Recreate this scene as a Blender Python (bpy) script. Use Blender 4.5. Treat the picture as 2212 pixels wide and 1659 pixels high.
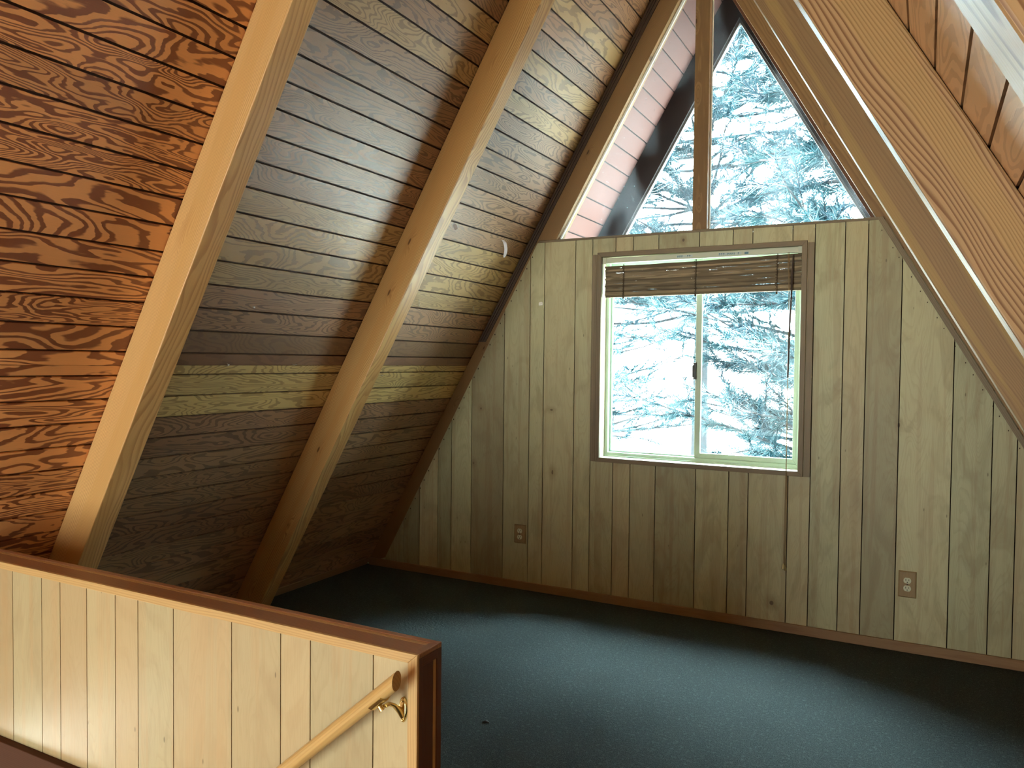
import bpy, bmesh, math, random
from mathutils import Vector, Matrix, noise as mnoise
random.seed(7)
for o in list(bpy.data.objects): bpy.data.objects.remove(o)
SC = bpy.context.scene
COL = SC.collection

# ------------------------------------------------------------------ camera
cam = bpy.data.cameras.new('camera'); cam.sensor_fit = 'HORIZONTAL'; cam.sensor_width = 36.0
cam.lens = 1685.0 / 2212.0 * 36.0; cam.clip_start = 0.02; cam.clip_end = 300
co = bpy.data.objects.new('camera', cam); COL.objects.link(co); SC.camera = co
R_ = Vector((0.88316847, 0.4689391, 0.01046752)); U_ = Vector((-0.02262269, 0.02029465, 0.99953806)); F_ = Vector((-0.46851005, 0.88299731, -0.02853226))
m = Matrix.Identity(4)
for i in range(3):
    m[i][0], m[i][1], m[i][2] = R_[i], U_[i], -F_[i]
m.translation = Vector((1.113, 0.0, 1.407)); co.matrix_world = m

# ------------------------------------------------------------------ view, world
SC.view_settings.view_transform = 'Standard'; SC.view_settings.look = 'None'
SC.view_settings.gamma = 1.0; SC.view_settings.exposure = 0.0; SC.view_settings.use_curve_mapping = False
cy = SC.cycles
cy.use_denoising = True; cy.max_bounces = 10; cy.diffuse_bounces = 6; cy.glossy_bounces = 4; cy.transparent_max_bounces = 16
cy.sample_clamp_indirect = 12.0; cy.caustics_reflective = False; cy.caustics_refractive = False
FRONT_SKY = (0.74, 0.98, 1.06); FRONT_POW = 92.0      # daylight on the side of the far gable
REAR_SKY = (0.98, 0.94, 0.84); REAR_POW = 17.2       # warmer light from the side behind
w = bpy.data.worlds.new('world'); SC.world = w; w.use_nodes = True
nt = w.node_tree; nt.nodes.clear()
tc = nt.nodes.new('ShaderNodeTexCoord'); sp = nt.nodes.new('ShaderNodeSeparateXYZ')
mr = nt.nodes.new('ShaderNodeMapRange'); mr.inputs[1].default_value = 0.05; mr.inputs[2].default_value = 0.40
mx = nt.nodes.new('ShaderNodeMix'); mx.data_type = 'RGBA'
mx.inputs[6].default_value = [c * REAR_POW for c in REAR_SKY] + [1]
mx.inputs[7].default_value = [c * FRONT_POW for c in FRONT_SKY] + [1]
bg = nt.nodes.new('ShaderNodeBackground'); wo = nt.nodes.new('ShaderNodeOutputWorld')
nt.links.new(tc.outputs['Generated'], sp.inputs[0]); nt.links.new(sp.outputs[1], mr.inputs[0])
nt.links.new(mr.outputs[0], mx.inputs[0]); nt.links.new(mx.outputs[2], bg.inputs[0])
el = nt.nodes.new('ShaderNodeMapRange')          # the open sky is brighter overhead than at the horizon
for i_, v_ in ((1, 0.38), (2, 0.70), (3, 1.0), (4, 1.8)): el.inputs[i_].default_value = v_
nt.links.new(sp.outputs[2], el.inputs[0]); nt.links.new(el.outputs[0], bg.inputs[1]); nt.links.new(bg.outputs[0], wo.inputs[0])

sun = bpy.data.lights.new('sun', 'SUN'); sun.energy = 330.0; sun.angle = math.radians(1.0); sun.color = (1.0, 0.97, 0.90)
so_ = bpy.data.objects.new('sun', sun); COL.objects.link(so_); so_.rotation_euler = Vector((-0.30, -0.06, -0.95)).to_track_quat('-Z', 'Y').to_euler()

def portal(name, loc, nrm, sx, sy):
    l = bpy.data.lights.new(name, 'AREA'); l.shape = 'RECTANGLE'; l.size = sx; l.size_y = sy; l.cycles.is_portal = True
    o = bpy.data.objects.new(name, l); COL.objects.link(o)
    o.location = loc; o.rotation_euler = Vector(nrm).to_track_quat('-Z', 'Y').to_euler()
portal('window_portal', (-0.02, 4.60, 1.43), (0, -1, 0), 1.3, 1.3)
portal('window_portal', (0.0, 4.60, 2.9), (0, -1, 0), 1.8, 1.6)
portal('window_portal', (-2.80, 0.65, -0.70), (1.732, 0, -1), 0.95, 1.0)
portal('window_portal', (-1.25, -4.32, 0.3), (0, 1, 0), 2.3, 3.9)

# ------------------------------------------------------------------ node helpers
def new_mat(name):
    mt = bpy.data.materials.new(name); mt.use_nodes = True
    n = mt.node_tree; b = n.nodes['Principled BSDF']
    return mt, n, b
class N:
    def __init__(s, nt): s.nt = nt
    def add(s, t, **k):
        n = s.nt.nodes.new('ShaderNode' + t)
        for a, v in k.items(): setattr(n, a, v)
        return n
    def val(s, inp, v):
        if hasattr(v, 'is_linked') or hasattr(v, 'links'): s.nt.links.new(v, inp)
        else: inp.default_value = v
    def math(s, op, a, b=0.0, c=None, clamp=False):
        n = s.add('Math', operation=op); n.use_clamp = clamp
        s.val(n.inputs[0], a); s.val(n.inputs[1], b)
        if c is not None: s.val(n.inputs[2], c)
        return n.outputs[0]
    def mix(s, f, a, b, mode='MIX'):
        n = s.add('Mix', data_type='RGBA', blend_type=mode); n.clamp_factor = True
        s.val(n.inputs[0], f)
        s.val(n.inputs[6], a if not isinstance(a, tuple) else tuple(a) + (1,) * (4 - len(a)))
        s.val(n.inputs[7], b if not isinstance(b, tuple) else tuple(b) + (1,) * (4 - len(b)))
        return n.outputs[2]
    def vec(s, x, y, z):
        n = s.add('CombineXYZ'); s.val(n.inputs[0], x); s.val(n.inputs[1], y); s.val(n.inputs[2], z); return n.outputs[0]
    def noise(s, v, scale, detail=2.0, rough=0.5, dist=0.0, dims='3D'):
        n = s.add('TexNoise', noise_dimensions=dims); s.nt.links.new(v, n.inputs['Vector'])
        n.inputs['Scale'].default_value = scale; n.inputs['Detail'].default_value = detail
        n.inputs['Roughness'].default_value = rough; n.inputs['Distortion'].default_value = dist
        return n.outputs['Fac']
    def ramp(s, f, a, b):
        n = s.add('MapRange', interpolation_type='SMOOTHSTEP'); s.val(n.inputs[0], f)
        s.val(n.inputs[1], a); s.val(n.inputs[2], b); return n.outputs[0]
    def attr(s, name):
        n = s.add('Attribute', attribute_name=name); return n
    def wc(s):
        a = s.attr('wc'); sp = s.add('SeparateXYZ'); s.nt.links.new(a.outputs['Vector'], sp.inputs[0])
        r = s.attr('rnd').outputs['Fac']
        return sp.outputs[0], sp.outputs[1], sp.outputs[2], r
    def bump(s, h, strength=0.2, dist=0.002):
        n = s.add('Bump'); n.inputs['Strength'].default_value = strength; n.inputs['Distance'].default_value = dist
        s.val(n.inputs['Height'], h); return n.outputs[0]

def hashf(k, r, a, b):
    """pseudo random from the piece's random number"""
    return k.math('FRACT', k.math('MULTIPLY', k.math('SINE', k.math('MULTIPLY', r, a)), b))

def contour_wood(name, light, dark, kfreq=(14, 34), stretch=(2.0, 11.0), width=(0.45, 0.72), contrast=1.0, tint=0.12, rough=0.38, coat=0.0, zones=None, spec=0.5):
    """rotary-cut fir veneer: jagged contour lines running along each board"""
    mt, nt, b = new_mat(name); k = N(nt)
    l, a, d, r = k.wc()
    off = k.math('MULTIPLY', r, 53.0)
    warp = k.noise(k.vec(k.math('MULTIPLY', l, 9.0), k.math('MULTIPLY', a, 30.0), off), 1.0, 2.0)
    sel = hashf(k, r, 37.1, 91.7)
    st = k.math('MULTIPLY_ADD', sel, stretch[1] * 1.0, stretch[1] * 0.6)
    base = k.noise(k.vec(k.math('MULTIPLY', l, stretch[0]), k.math('MULTIPLY', a, st), off), 1.0, 1.2, 0.45, 0.6)
    jag = k.noise(k.vec(k.math('MULTIPLY', l, 14.0), k.math('MULTIPLY', a, 150.0), off), 1.0, 2.0)
    h = k.math('ADD', base, k.math('MULTIPLY', k.math('SUBTRACT', warp, 0.5), 0.085))
    h = k.math('ADD', h, k.math('MULTIPLY', k.math('SUBTRACT', jag, 0.5), 0.016))
    fr = k.math('MULTIPLY_ADD', hashf(k, r, 71.3, 33.9), kfreq[1] - kfreq[0], kfreq[0])
    s = k.math('FRACT', k.math('MULTIPLY', h, fr))
    # saw profile: soft rise, hard edge - like early to late wood
    wl = k.noise(k.vec(k.math('MULTIPLY', l, 1.7), k.math('MULTIPLY', a, 14.0), k.math('ADD', off, 9.0)), 1.0, 1.0)
    lo = k.math('MULTIPLY_ADD', wl, 0.5, width[0] - 0.25)
    line = k.ramp(s, lo, k.math('ADD', lo, 0.16))
    line = k.math('MULTIPLY', line, k.math('SUBTRACT', 1.0, k.ramp(s, 0.93, 1.0)))
    blot = k.noise(k.vec(k.math('MULTIPLY', l, 3.0), k.math('MULTIPLY', a, 3.0), d), 1.0, 3.0)
    fine = k.noise(k.vec(k.math('MULTIPLY', l, 12.0), k.math('MULTIPLY', a, 420.0), off), 1.0, 2.0)
    colr = k.mix(k.math('MULTIPLY', line, contrast, clamp=True), light, dark)
    t = k.math('MULTIPLY_ADD', r, 2 * tint, 1.0 - tint)
    t = k.math('MULTIPLY', t, k.math('MULTIPLY_ADD', blot, 0.35, 0.83))
    t = k.math('MULTIPLY', t, k.math('MULTIPLY_ADD', fine, 0.16, 0.92))
    if zones: colr, t = zones(k, l, a, d, r, colr, t)
    colr = k.mix(1.0, colr, k.vec(t, t, t), 'MULTIPLY')
    k.val(b.inputs['Base Color'], colr)
    k.val(b.inputs['Roughness'], k.math('MULTIPLY_ADD', fine, 0.12, rough))
    b.inputs['Specular IOR Level'].default_value = spec
    b.inputs['Coat Weight'].default_value = coat; b.inputs['Coat Roughness'].default_value = 0.30
    k.val(b.inputs['Normal'], k.bump(k.math('ADD', k.math('MULTIPLY', line, 0.6), fine), 0.22, 0.0012))
    return mt

def sawn_wood(name, light, dark, spacing=0.007, contrast=0.6, tint=0.06, rough=0.5, knots=0.0, band=None, spec=0.4, even=False, bandmix=0.6, wave=0.05, centre=None, kscale=1.0):
    """solid sawn lumber: growth rings round an axis beside the piece, plus knots"""
    mt, nt, b = new_mat(name); k = N(nt)
    l, a, d, r = k.wc()
    off = k.math('MULTIPLY', r, 31.0)
    w1 = k.noise(k.vec(k.math('MULTIPLY', l, 1.1), k.math('MULTIPLY', a, 5.0), k.math('MULTIPLY_ADD', d, 5.0, off)), 1.0, 2.0)
    w2 = k.noise(k.vec(k.math('MULTIPLY', l, 5.0), k.math('MULTIPLY', a, 40.0), k.math('MULTIPLY_ADD', d, 40.0, off)), 1.0, 2.0)
    ca = k.math('MULTIPLY_ADD', hashf(k, r, 17.0, 41.0), 0.16, -0.02)
    cd = k.math('MULTIPLY_ADD', hashf(k, r, 29.0, 57.0), 0.10, 0.03)
    if centre is not None: ca = centre
    ca = k.math('ADD', ca, k.math('MULTIPLY', w1, wave))
    da = k.math('SUBTRACT', a, ca); dd = k.math('ADD', d, cd)
    rad = k.math('SQRT', k.math('ADD', k.math('MULTIPLY', da, da), k.math('MULTIPLY', dd, dd)))
    rad = k.math('ADD', rad, k.math('MULTIPLY', w2, 0.004))
    # knots
    kn = k.add('TexVoronoi', feature='F1'); k.val(kn.inputs['Vector'], k.vec(k.math('MULTIPLY', l, 3.2 * kscale), k.math('MULTIPLY', a, 11.0 * kscale), k.math('MULTIPLY_ADD', d, 1.5, off)))
    kn.inputs['Scale'].default_value = 1.0; kn.inputs['Randomness'].default_value = 1.0
    sepk = k.add('SeparateColor'); k.val(sepk.inputs[0], kn.outputs['Color'])
    pick = k.math('GREATER_THAN', sepk.outputs[0], 1.0 - knots)
    kd = k.math('MULTIPLY', kn.outputs['Distance'], 1.0)
    near = k.math('MULTIPLY', k.math('SUBTRACT', 1.0, k.ramp(kd, 0.06, 0.42)), pick)
    rad = k.math('ADD', rad, k.math('MULTIPLY', near, 0.016))
    knot = k.math('MULTIPLY', k.math('SUBTRACT', 1.0, k.ramp(kd, 0.055, 0.10)), pick)
    s = k.math('FRACT', k.math('DIVIDE', rad, spacing))
    line = k.math('MULTIPLY', k.ramp(s, 0.35, 0.85), k.math('SUBTRACT', 1.0, k.ramp(s, 0.9, 1.0)))
    fine = k.noise(k.vec(k.math('MULTIPLY', l, 7.0), k.math('MULTIPLY', a, 330.0), k.math('MULTIPLY', d, 330.0)), 1.0, 2.0)
    heart = k.noise(k.vec(k.math('MULTIPLY', l, 0.5), k.math('MULTIPLY', a, 16.0), k.math('MULTIPLY_ADD', d, 16.0, off)), 1.0, 1.0)
    fade = 1.0 if even else k.math('MULTIPLY_ADD', heart, 1.1, 0.3)
    colr = k.mix(k.math('MULTIPLY', k.math('MULTIPLY', line, fade), contrast, clamp=True), light, dark)
    if band: colr = k.mix(k.math('MULTIPLY', k.ramp(heart, 0.50, 0.56), bandmix), colr, band)
    colr = k.mix(k.math('MULTIPLY', near, 0.25), colr, dark)
    colr = k.mix(k.math('MULTIPLY', knot, 0.85), colr, (dark[0] * .35, dark[1] * .30, dark[2] * .3))
    t = k.math('MULTIPLY_ADD', r, 2 * tint, 1.0 - tint)
    t = k.math('MULTIPLY', t, k.math('MULTIPLY_ADD', fine, 0.22, 0.89))
    colr = k.mix(1.0, colr, k.vec(t, t, t), 'MULTIPLY')
    k.val(b.inputs['Base Color'], colr)
    b.inputs['Roughness'].default_value = rough; b.inputs['Specular IOR Level'].default_value = spec
    k.val(b.inputs['Normal'], k.bump(fine, 0.15, 0.001))
    return mt

def panel_wood(name, light, dark, tint=0.22, rough=0.42, warm=(0.33, 0.235, 0.14), spec=0.5, knots=()):
    """prefinished birch panelling: quiet contour figure, cloudy patches, a few knots"""
    mt, nt, b = new_mat(name); k = N(nt)
    l, a, d, r = k.wc()
    off = k.math('MULTIPLY', r, 47.0)
    base = k.noise(k.vec(k.math('MULTIPLY', l, 1.3), k.math('MULTIPLY', a, 9.0), off), 1.0, 1.5, 0.5, 0.8)
    jag = k.noise(k.vec(k.math('MULTIPLY', l, 20.0), k.math('MULTIPLY', a, 90.0), off), 1.0, 2.0)
    h = k.math('ADD', base, k.math('MULTIPLY', jag, 0.02))
    s = k.math('FRACT', k.math('MULTIPLY', h, 24.0))
    line = k.math('MULTIPLY', k.ramp(s, 0.45, 0.9), k.math('SUBTRACT', 1.0, k.ramp(s, 0.92, 1.0)))
    cloud = k.noise(k.vec(k.math('MULTIPLY', l, 3.2), k.math('MULTIPLY', a, 8.0), off), 1.0, 3.0, 0.55, 1.2)
    streak = k.noise(k.vec(k.math('MULTIPLY', l, 0.9), k.math('MULTIPLY', a, 26.0), off), 1.0, 2.0)
    fine = k.noise(k.vec(k.math('MULTIPLY', l, 16.0), k.math('MULTIPLY', a, 380.0), off), 1.0, 2.0)
    kn = k.add('TexVoronoi', feature='F1'); k.val(kn.inputs['Vector'], k.vec(k.math('MULTIPLY', l, 2.4), k.math('MULTIPLY', a, 6.5), off))
    kn.inputs['Scale'].default_value = 1.0
    sepk = k.add('SeparateColor'); k.val(sepk.inputs[0], kn.outputs['Color'])
    pick = k.math('GREATER_THAN', sepk.outputs[0], 0.90)
    kd = kn.outputs['Distance']
    knot = k.math('MULTIPLY', k.math('SUBTRACT', 1.0, k.ramp(kd, 0.045, 0.085)), pick)
    halo = k.math('MULTIPLY', k.math('SUBTRACT', 1.0, k.ramp(kd, 0.06, 0.30)), pick)
    worm = k.add('TexVoronoi', feature='F1'); k.val(worm.inputs['Vector'], k.vec(k.math('MULTIPLY', l, 9.0), k.math('MULTIPLY', a, 30.0), off)); worm.inputs['Scale'].default_value = 1.0
    sw = k.add('SeparateColor'); k.val(sw.inputs[0], worm.outputs['Color'])
    dot = k.math('MULTIPLY', k.math('SUBTRACT', 1.0, k.ramp(worm.outputs['Distance'], 0.05, 0.10)), k.math('GREATER_THAN', sw.outputs[1], 0.86))
    colr = k.mix(k.math('MULTIPLY', k.ramp(cloud, 0.45, 0.68), 0.45), light, dark)
    colr = k.mix(k.math('MULTIPLY', k.ramp(streak, 0.52, 0.64), 0.35), colr, warm)
    colr = k.mix(k.math('MULTIPLY', line, 0.22), colr, dark)
    colr = k.mix(k.math('MULTIPLY', halo, 0.3), colr, warm)
    if knots:
        tcn = k.add('TexCoord'); spo = k.add('SeparateXYZ'); k.val(spo.inputs[0], tcn.outputs['Object'])
        wob = k.math('MULTIPLY_ADD', k.noise(tcn.outputs['Object'], 45.0, 2.0), 0.7, 0.65)
        for (kx, kz, kr, ks) in knots:
            dx = k.math('DIVIDE', k.math('SUBTRACT', spo.outputs[0], kx), kr); dz = k.math('DIVIDE', k.math('SUBTRACT', spo.outputs[2], kz), kr * ks)
            dd_ = k.math('MULTIPLY', k.math('SQRT', k.math('ADD', k.math('MULTIPLY', dx, dx), k.math('MULTIPLY', dz, dz))), wob)
            colr = k.mix(k.math('MULTIPLY', k.math('SUBTRACT', 1.0, k.ramp(dd_, 1.0, 5.0)), 0.5), colr, (dark[0] * .8, dark[1] * .7, dark[2] * .6))
            colr = k.mix(k.math('MULTIPLY', k.math('SUBTRACT', 1.0, k.ramp(dd_, 0.7, 1.1)), 0.9), colr, (0.05, 0.03, 0.02))
    colr = k.mix(k.math('MULTIPLY', hashf(k, r, 13.7, 77.7), 0.45), colr, warm)
    colr = k.mix(k.math('MAXIMUM', k.math('MULTIPLY', knot, 0.9), k.math('MULTIPLY', dot, 0.55)), colr, (0.03, 0.02, 0.012))
    t = k.math('MULTIPLY_ADD', hashf(k, r, 51.3, 23.1), 2 * tint, 1.0 - tint)
    t = k.math('MULTIPLY', t, k.math('MULTIPLY_ADD', fine, 0.14, 0.93))
    colr = k.mix(1.0, colr, k.vec(t, t, t), 'MULTIPLY')
    k.val(b.inputs['Base Color'], colr)
    k.val(b.inputs['Roughness'], k.math('MULTIPLY_ADD', fine, 0.1, rough)); b.inputs['Specular IOR Level'].default_value = spec
    k.val(b.inputs['Normal'], k.bump(k.math('ADD', fine, k.math('MULTIPLY', line, 0.4)), 0.12, 0.001))
    return mt

def plain(name, c, rough=0.5, metal=0.0, spec=0.5, var=0.0, scale=40.0):
    mt, nt, b = new_mat(name); k = N(nt)
    b.inputs['Roughness'].default_value = rough; b.inputs['Metallic'].default_value = metal; b.inputs['Specular IOR Level'].default_value = spec
    tcn = k.add('TexCoord'); n = k.noise(tcn.outputs['Object'], scale, 3.0)
    t = k.math('MULTIPLY_ADD', n, 2 * var, 1.0 - var)
    k.val(b.inputs['Base Color'], k.mix(1.0, tuple(c), k.vec(t, t, t), 'MULTIPLY'))
    return mt

# roof sheathing: one plywood sheet row ends at the first rafter; beyond it the veneer is browner and quieter,
# and the row of sheets below the seam is of a paler yellow veneer
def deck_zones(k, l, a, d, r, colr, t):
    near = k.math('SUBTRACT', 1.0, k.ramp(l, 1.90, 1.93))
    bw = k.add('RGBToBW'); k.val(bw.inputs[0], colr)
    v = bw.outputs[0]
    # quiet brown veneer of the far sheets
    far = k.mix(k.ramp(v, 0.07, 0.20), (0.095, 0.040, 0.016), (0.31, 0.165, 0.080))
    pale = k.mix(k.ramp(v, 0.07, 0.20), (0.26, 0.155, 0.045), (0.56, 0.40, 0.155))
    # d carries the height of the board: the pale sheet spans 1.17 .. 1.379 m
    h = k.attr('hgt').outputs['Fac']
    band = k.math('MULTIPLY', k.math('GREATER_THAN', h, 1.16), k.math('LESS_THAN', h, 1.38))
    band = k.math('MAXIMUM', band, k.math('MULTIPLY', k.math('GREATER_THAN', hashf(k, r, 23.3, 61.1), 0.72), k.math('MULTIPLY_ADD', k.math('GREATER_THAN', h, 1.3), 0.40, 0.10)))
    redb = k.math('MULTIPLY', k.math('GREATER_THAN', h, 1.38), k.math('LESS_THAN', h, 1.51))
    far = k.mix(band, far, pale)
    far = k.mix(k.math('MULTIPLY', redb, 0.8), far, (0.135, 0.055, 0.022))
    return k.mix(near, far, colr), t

M = {}
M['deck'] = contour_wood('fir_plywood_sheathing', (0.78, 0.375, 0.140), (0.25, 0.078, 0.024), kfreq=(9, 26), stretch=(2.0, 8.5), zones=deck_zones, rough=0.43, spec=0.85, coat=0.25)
M['deck_right'] = contour_wood('fir_plywood_sheathing_right', (0.60, 0.365, 0.185), (0.32, 0.16, 0.07), contrast=0.45, kfreq=(8, 20), rough=0.36)
M['groove'] = plain('dark_groove', (0.035, 0.014, 0.008), 0.8)
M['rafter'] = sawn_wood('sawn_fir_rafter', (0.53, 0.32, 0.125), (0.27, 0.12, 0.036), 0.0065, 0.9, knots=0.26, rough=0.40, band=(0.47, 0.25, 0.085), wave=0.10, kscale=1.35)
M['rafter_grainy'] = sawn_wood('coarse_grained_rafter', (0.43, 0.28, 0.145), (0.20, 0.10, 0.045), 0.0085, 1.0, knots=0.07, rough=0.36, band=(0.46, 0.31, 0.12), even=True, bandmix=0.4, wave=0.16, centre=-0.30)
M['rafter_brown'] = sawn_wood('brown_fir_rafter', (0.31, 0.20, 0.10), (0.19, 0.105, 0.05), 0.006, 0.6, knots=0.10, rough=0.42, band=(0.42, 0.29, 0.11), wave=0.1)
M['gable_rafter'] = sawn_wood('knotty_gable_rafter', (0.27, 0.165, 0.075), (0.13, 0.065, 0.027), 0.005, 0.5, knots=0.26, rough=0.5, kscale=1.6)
M['panel'] = panel_wood('birch_panelling', (0.49, 0.51, 0.335), (0.28, 0.24, 0.14), knots=((-0.872, 0.740, 0.007, 2.2), (-0.883, 1.119, 0.010, 0.7), (-1.427, 0.758, 0.005, 1.6), (-1.376, 1.109, 0.007, 1.0), (0.416, 0.143, 0.012, 1.1), (1.000, 1.114, 0.006, 2.2), (-0.09, 2.09, 0.007, 1.2)))
M['panel_half'] = panel_wood('birch_panelling_stair', (0.485, 0.425, 0.255), (0.37, 0.285, 0.16), tint=0.10, rough=0.34, warm=(0.52, 0.35, 0.18))
M['casing'] = sawn_wood('window_casing_wood', (0.225, 0.178, 0.120), (0.14, 0.10, 0.06), 0.006, 0.5, rough=0.5)
M['trim_light'] = sawn_wood('oak_trim', (0.60, 0.40, 0.175), (0.40, 0.22, 0.08), 0.005, 0.5, knots=0.05, rough=0.38)
M['trim_brown'] = sawn_wood('stained_trim', (0.37, 0.185, 0.095), (0.19, 0.085, 0.042), 0.006, 0.6, rough=0.42)
M['trim_dark'] = sawn_wood('dark_stained_trim', (0.135, 0.055, 0.028), (0.07, 0.025, 0.012), 0.006, 0.5, rough=0.45)
M['base'] = sawn_wood('baseboard_wood', (0.28, 0.175, 0.095), (0.19, 0.088, 0.042), 0.006, 0.4, rough=0.5)
M['rail'] = sawn_wood('maple_handrail', (0.60, 0.395, 0.155), (0.43, 0.24, 0.08), 0.007, 0.4, rough=0.36)
M['raceway'] = plain('dark_raceway', (0.07, 0.045, 0.032), 0.5)
M['brass'] = plain('brass', (0.72, 0.58, 0.26), 0.22, 1.0)
M['vinyl'] = plain('pale_window_frame', (0.60, 0.78, 0.66), 0.4, var=0.05)
M['cream'] = plain('cream_window_reveal', (0.74, 0.70, 0.52), 0.5)
M['white'] = plain('white_bead_lit_reveal', (0.85, 0.87, 0.84), 0.5)
M['black'] = plain('black_latch', (0.02, 0.02, 0.022), 0.4)
M['almond'] = plain('almond_receptacle', (0.62, 0.66, 0.52), 0.4)
M['slot'] = plain('receptacle_slot', (0.01, 0.01, 0.01), 0.6)
M['plate'] = panel_wood('wood_look_wall_plate', (0.30, 0.215, 0.11), (0.20, 0.13, 0.06), tint=0.05)
M['slat'] = sawn_wood('grey_brown_blind_slat', (0.235, 0.185, 0.120), (0.10, 0.075, 0.045), 0.004, 0.9, tint=0.38, rough=0.7)
M['cord'] = plain('tan_cord', (0.24, 0.17, 0.09), 0.8)
M['ladder'] = plain('dark_ladder_cord', (0.075, 0.052, 0.032), 0.9)
M['wand'] = plain('brown_wand', (0.06, 0.04, 0.035), 0.5)
M['headrail'] = plain('off_white_headrail', (0.62, 0.66, 0.54), 0.4)
M['sticker'] = plain('pale_sticker', (0.55, 0.66, 0.66), 0.5)
M['ink'] = plain('sticker_ink', (0.10, 0.22, 0.30), 0.6)
M['acorn'] = plain('brass_cord_weight', (0.50, 0.42, 0.22), 0.35, 0.6)
M['tape'] = plain('white_tape', (0.72, 0.70, 0.78), 0.6)
M['pin'] = plain('white_pin', (0.9, 0.9, 0.9), 0.3)
M['nail'] = plain('steel_nail', (0.62, 0.60, 0.55), 0.3, 0.9)
M['soffit'] = plain('red_painted_soffit', (0.105, 0.046, 0.040), 0.75, var=0.10, scale=6)
M['barge'] = plain('dark_red_barge_board', (0.010, 0.006, 0.008), 0.7, var=0.2, scale=10)
M['barge_lit'] = plain('grey_lit_barge_underside', (0.12, 0.11, 0.115), 0.5)  # lighter grey stands in for daylight on the barge rafter's underside
M['bark'] = plain('pine_bark', (0.020, 0.026, 0.034), 0.9, var=0.3, scale=12)
M['skirt'] = sawn_wood('dark_skirt_board', (0.085, 0.036, 0.020), (0.05, 0.02, 0.012), 0.006, 0.3, rough=0.85, spec=0.15)
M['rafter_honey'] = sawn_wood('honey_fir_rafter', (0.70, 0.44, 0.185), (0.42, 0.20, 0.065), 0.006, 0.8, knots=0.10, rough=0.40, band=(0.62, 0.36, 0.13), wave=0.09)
M['lower'] = plain('brown_lower_floor', (0.20, 0.11, 0.06), 0.6, var=0.15, scale=4)
M['exterior'] = plain('house_wall_outside', (0.25, 0.10, 0.07), 0.8)

def carpet_mat():
    mt, nt, b = new_mat('dark_teal_carpet'); k = N(nt); tcn = k.add('TexCoord')
    f = k.noise(tcn.outputs['Object'], 260.0, 4.0, 0.7); g = k.noise(tcn.outputs['Object'], 3.0, 3.0); h = k.noise(tcn.outputs['Object'], 70.0, 3.0, 0.7)
    c = k.mix(k.ramp(f, 0.35, 0.65), (0.015, 0.021, 0.020), (0.064, 0.074, 0.073))
    c = k.mix(k.math('MULTIPLY', k.ramp(h, 0.52, 0.70), 0.5), c, (0.098, 0.112, 0.112))
    t = k.math('MULTIPLY_ADD', g, 0.3, 0.85)
    k.val(b.inputs['Base Color'], k.mix(1.0, c, k.vec(t, t, t), 'MULTIPLY')); b.inputs['Roughness'].default_value = 1.0
    b.inputs['Specular IOR Level'].default_value = 0.1
    k.val(b.inputs['Normal'], k.bump(k.math('ADD', f, k.math('MULTIPLY', h, 1.5)), 0.9, 0.004))
    return mt
M['carpet'] = carpet_mat()

def glass_mat(name, dirty):
    mt = bpy.data.materials.new(name); mt.use_nodes = True; nt = mt.node_tree; nt.nodes.clear(); k = N(nt)
    tr = k.add('BsdfTransparent'); tr.inputs[0].default_value = (0.95, 0.99, 0.98, 1)
    gl = k.add('BsdfGlossy'); gl.inputs['Roughness'].default_value = 0.02
    fr = k.add('Fresnel'); fr.inputs[0].default_value = 1.45
    m1 = k.add('MixShader'); gm = k.add('NewGeometry'); k.val(m1.inputs[0], k.math('MULTIPLY', k.math('MULTIPLY', fr.outputs[0], 0.3), k.math('SUBTRACT', 1.0, gm.outputs['Backfacing']))); k.val(m1.inputs[1], tr.outputs[0]); k.val(m1.inputs[2], gl.outputs[0])
    out = k.add('OutputMaterial'); last = m1.outputs[0]
    if dirty:
        tcn = k.add('TexCoord'); sp = k.add('SeparateXYZ'); k.val(sp.inputs[0], tcn.outputs['Object'])
        x, z = sp.outputs[0], sp.outputs[2]
        v = k.add('TexVoronoi', feature='F1'); k.val(v.inputs['Vector'], k.vec(k.math('MULTIPLY', x, 60.0), 0.0, k.math('MULTIPLY', z, 9.0))); v.inputs['Scale'].default_value = 1.0
        st = k.math('SUBTRACT', 1.0, k.ramp(v.outputs['Distance'], 0.06, 0.13))
        sc = k.add('SeparateColor'); k.val(sc.inputs[0], v.outputs['Color'])
        zone = k.ramp(k.noise(k.vec(k.math('MULTIPLY', x, 3.0), 0.0, k.math('MULTIPLY', z, 1.5)), 1.0, 2.0), 0.42, 0.58)
        st = k.math('MULTIPLY', k.math('MULTIPLY', st, k.math('GREATER_THAN', sc.outputs[0], 0.45)), zone)
        v2 = k.add('TexVoronoi', feature='F1'); k.val(v2.inputs['Vector'], k.vec(k.math('MULTIPLY', x, 90.0), 0.0, k.math('MULTIPLY', z, 80.0))); v2.inputs['Scale'].default_value = 1.0
        s2 = k.add('SeparateColor'); k.val(s2.inputs[0], v2.outputs['Color'])
        dots = k.math('MULTIPLY', k.math('MULTIPLY', k.math('SUBTRACT', 1.0, k.ramp(v2.outputs['Distance'], 0.1, 0.22)), k.math('GREATER_THAN', s2.outputs[1], 0.7)), zone)
        film = k.math('MULTIPLY', zone, 0.03)
        fac = k.math('MAXIMUM', k.math('MULTIPLY', k.math('MAXIMUM', st, dots), 0.16), film)
        df = k.add('BsdfTranslucent'); df.inputs[0].default_value = (0.8, 0.85, 0.9, 1)
        m2 = k.add('MixShader'); k.val(m2.inputs[0], fac); k.val(m2.inputs[1], last); k.val(m2.inputs[2], df.outputs[0]); last = m2.outputs[0]
    k.val(out.inputs[0], last)
    return mt
M['glass'] = glass_mat('window_glass', False)
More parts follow.
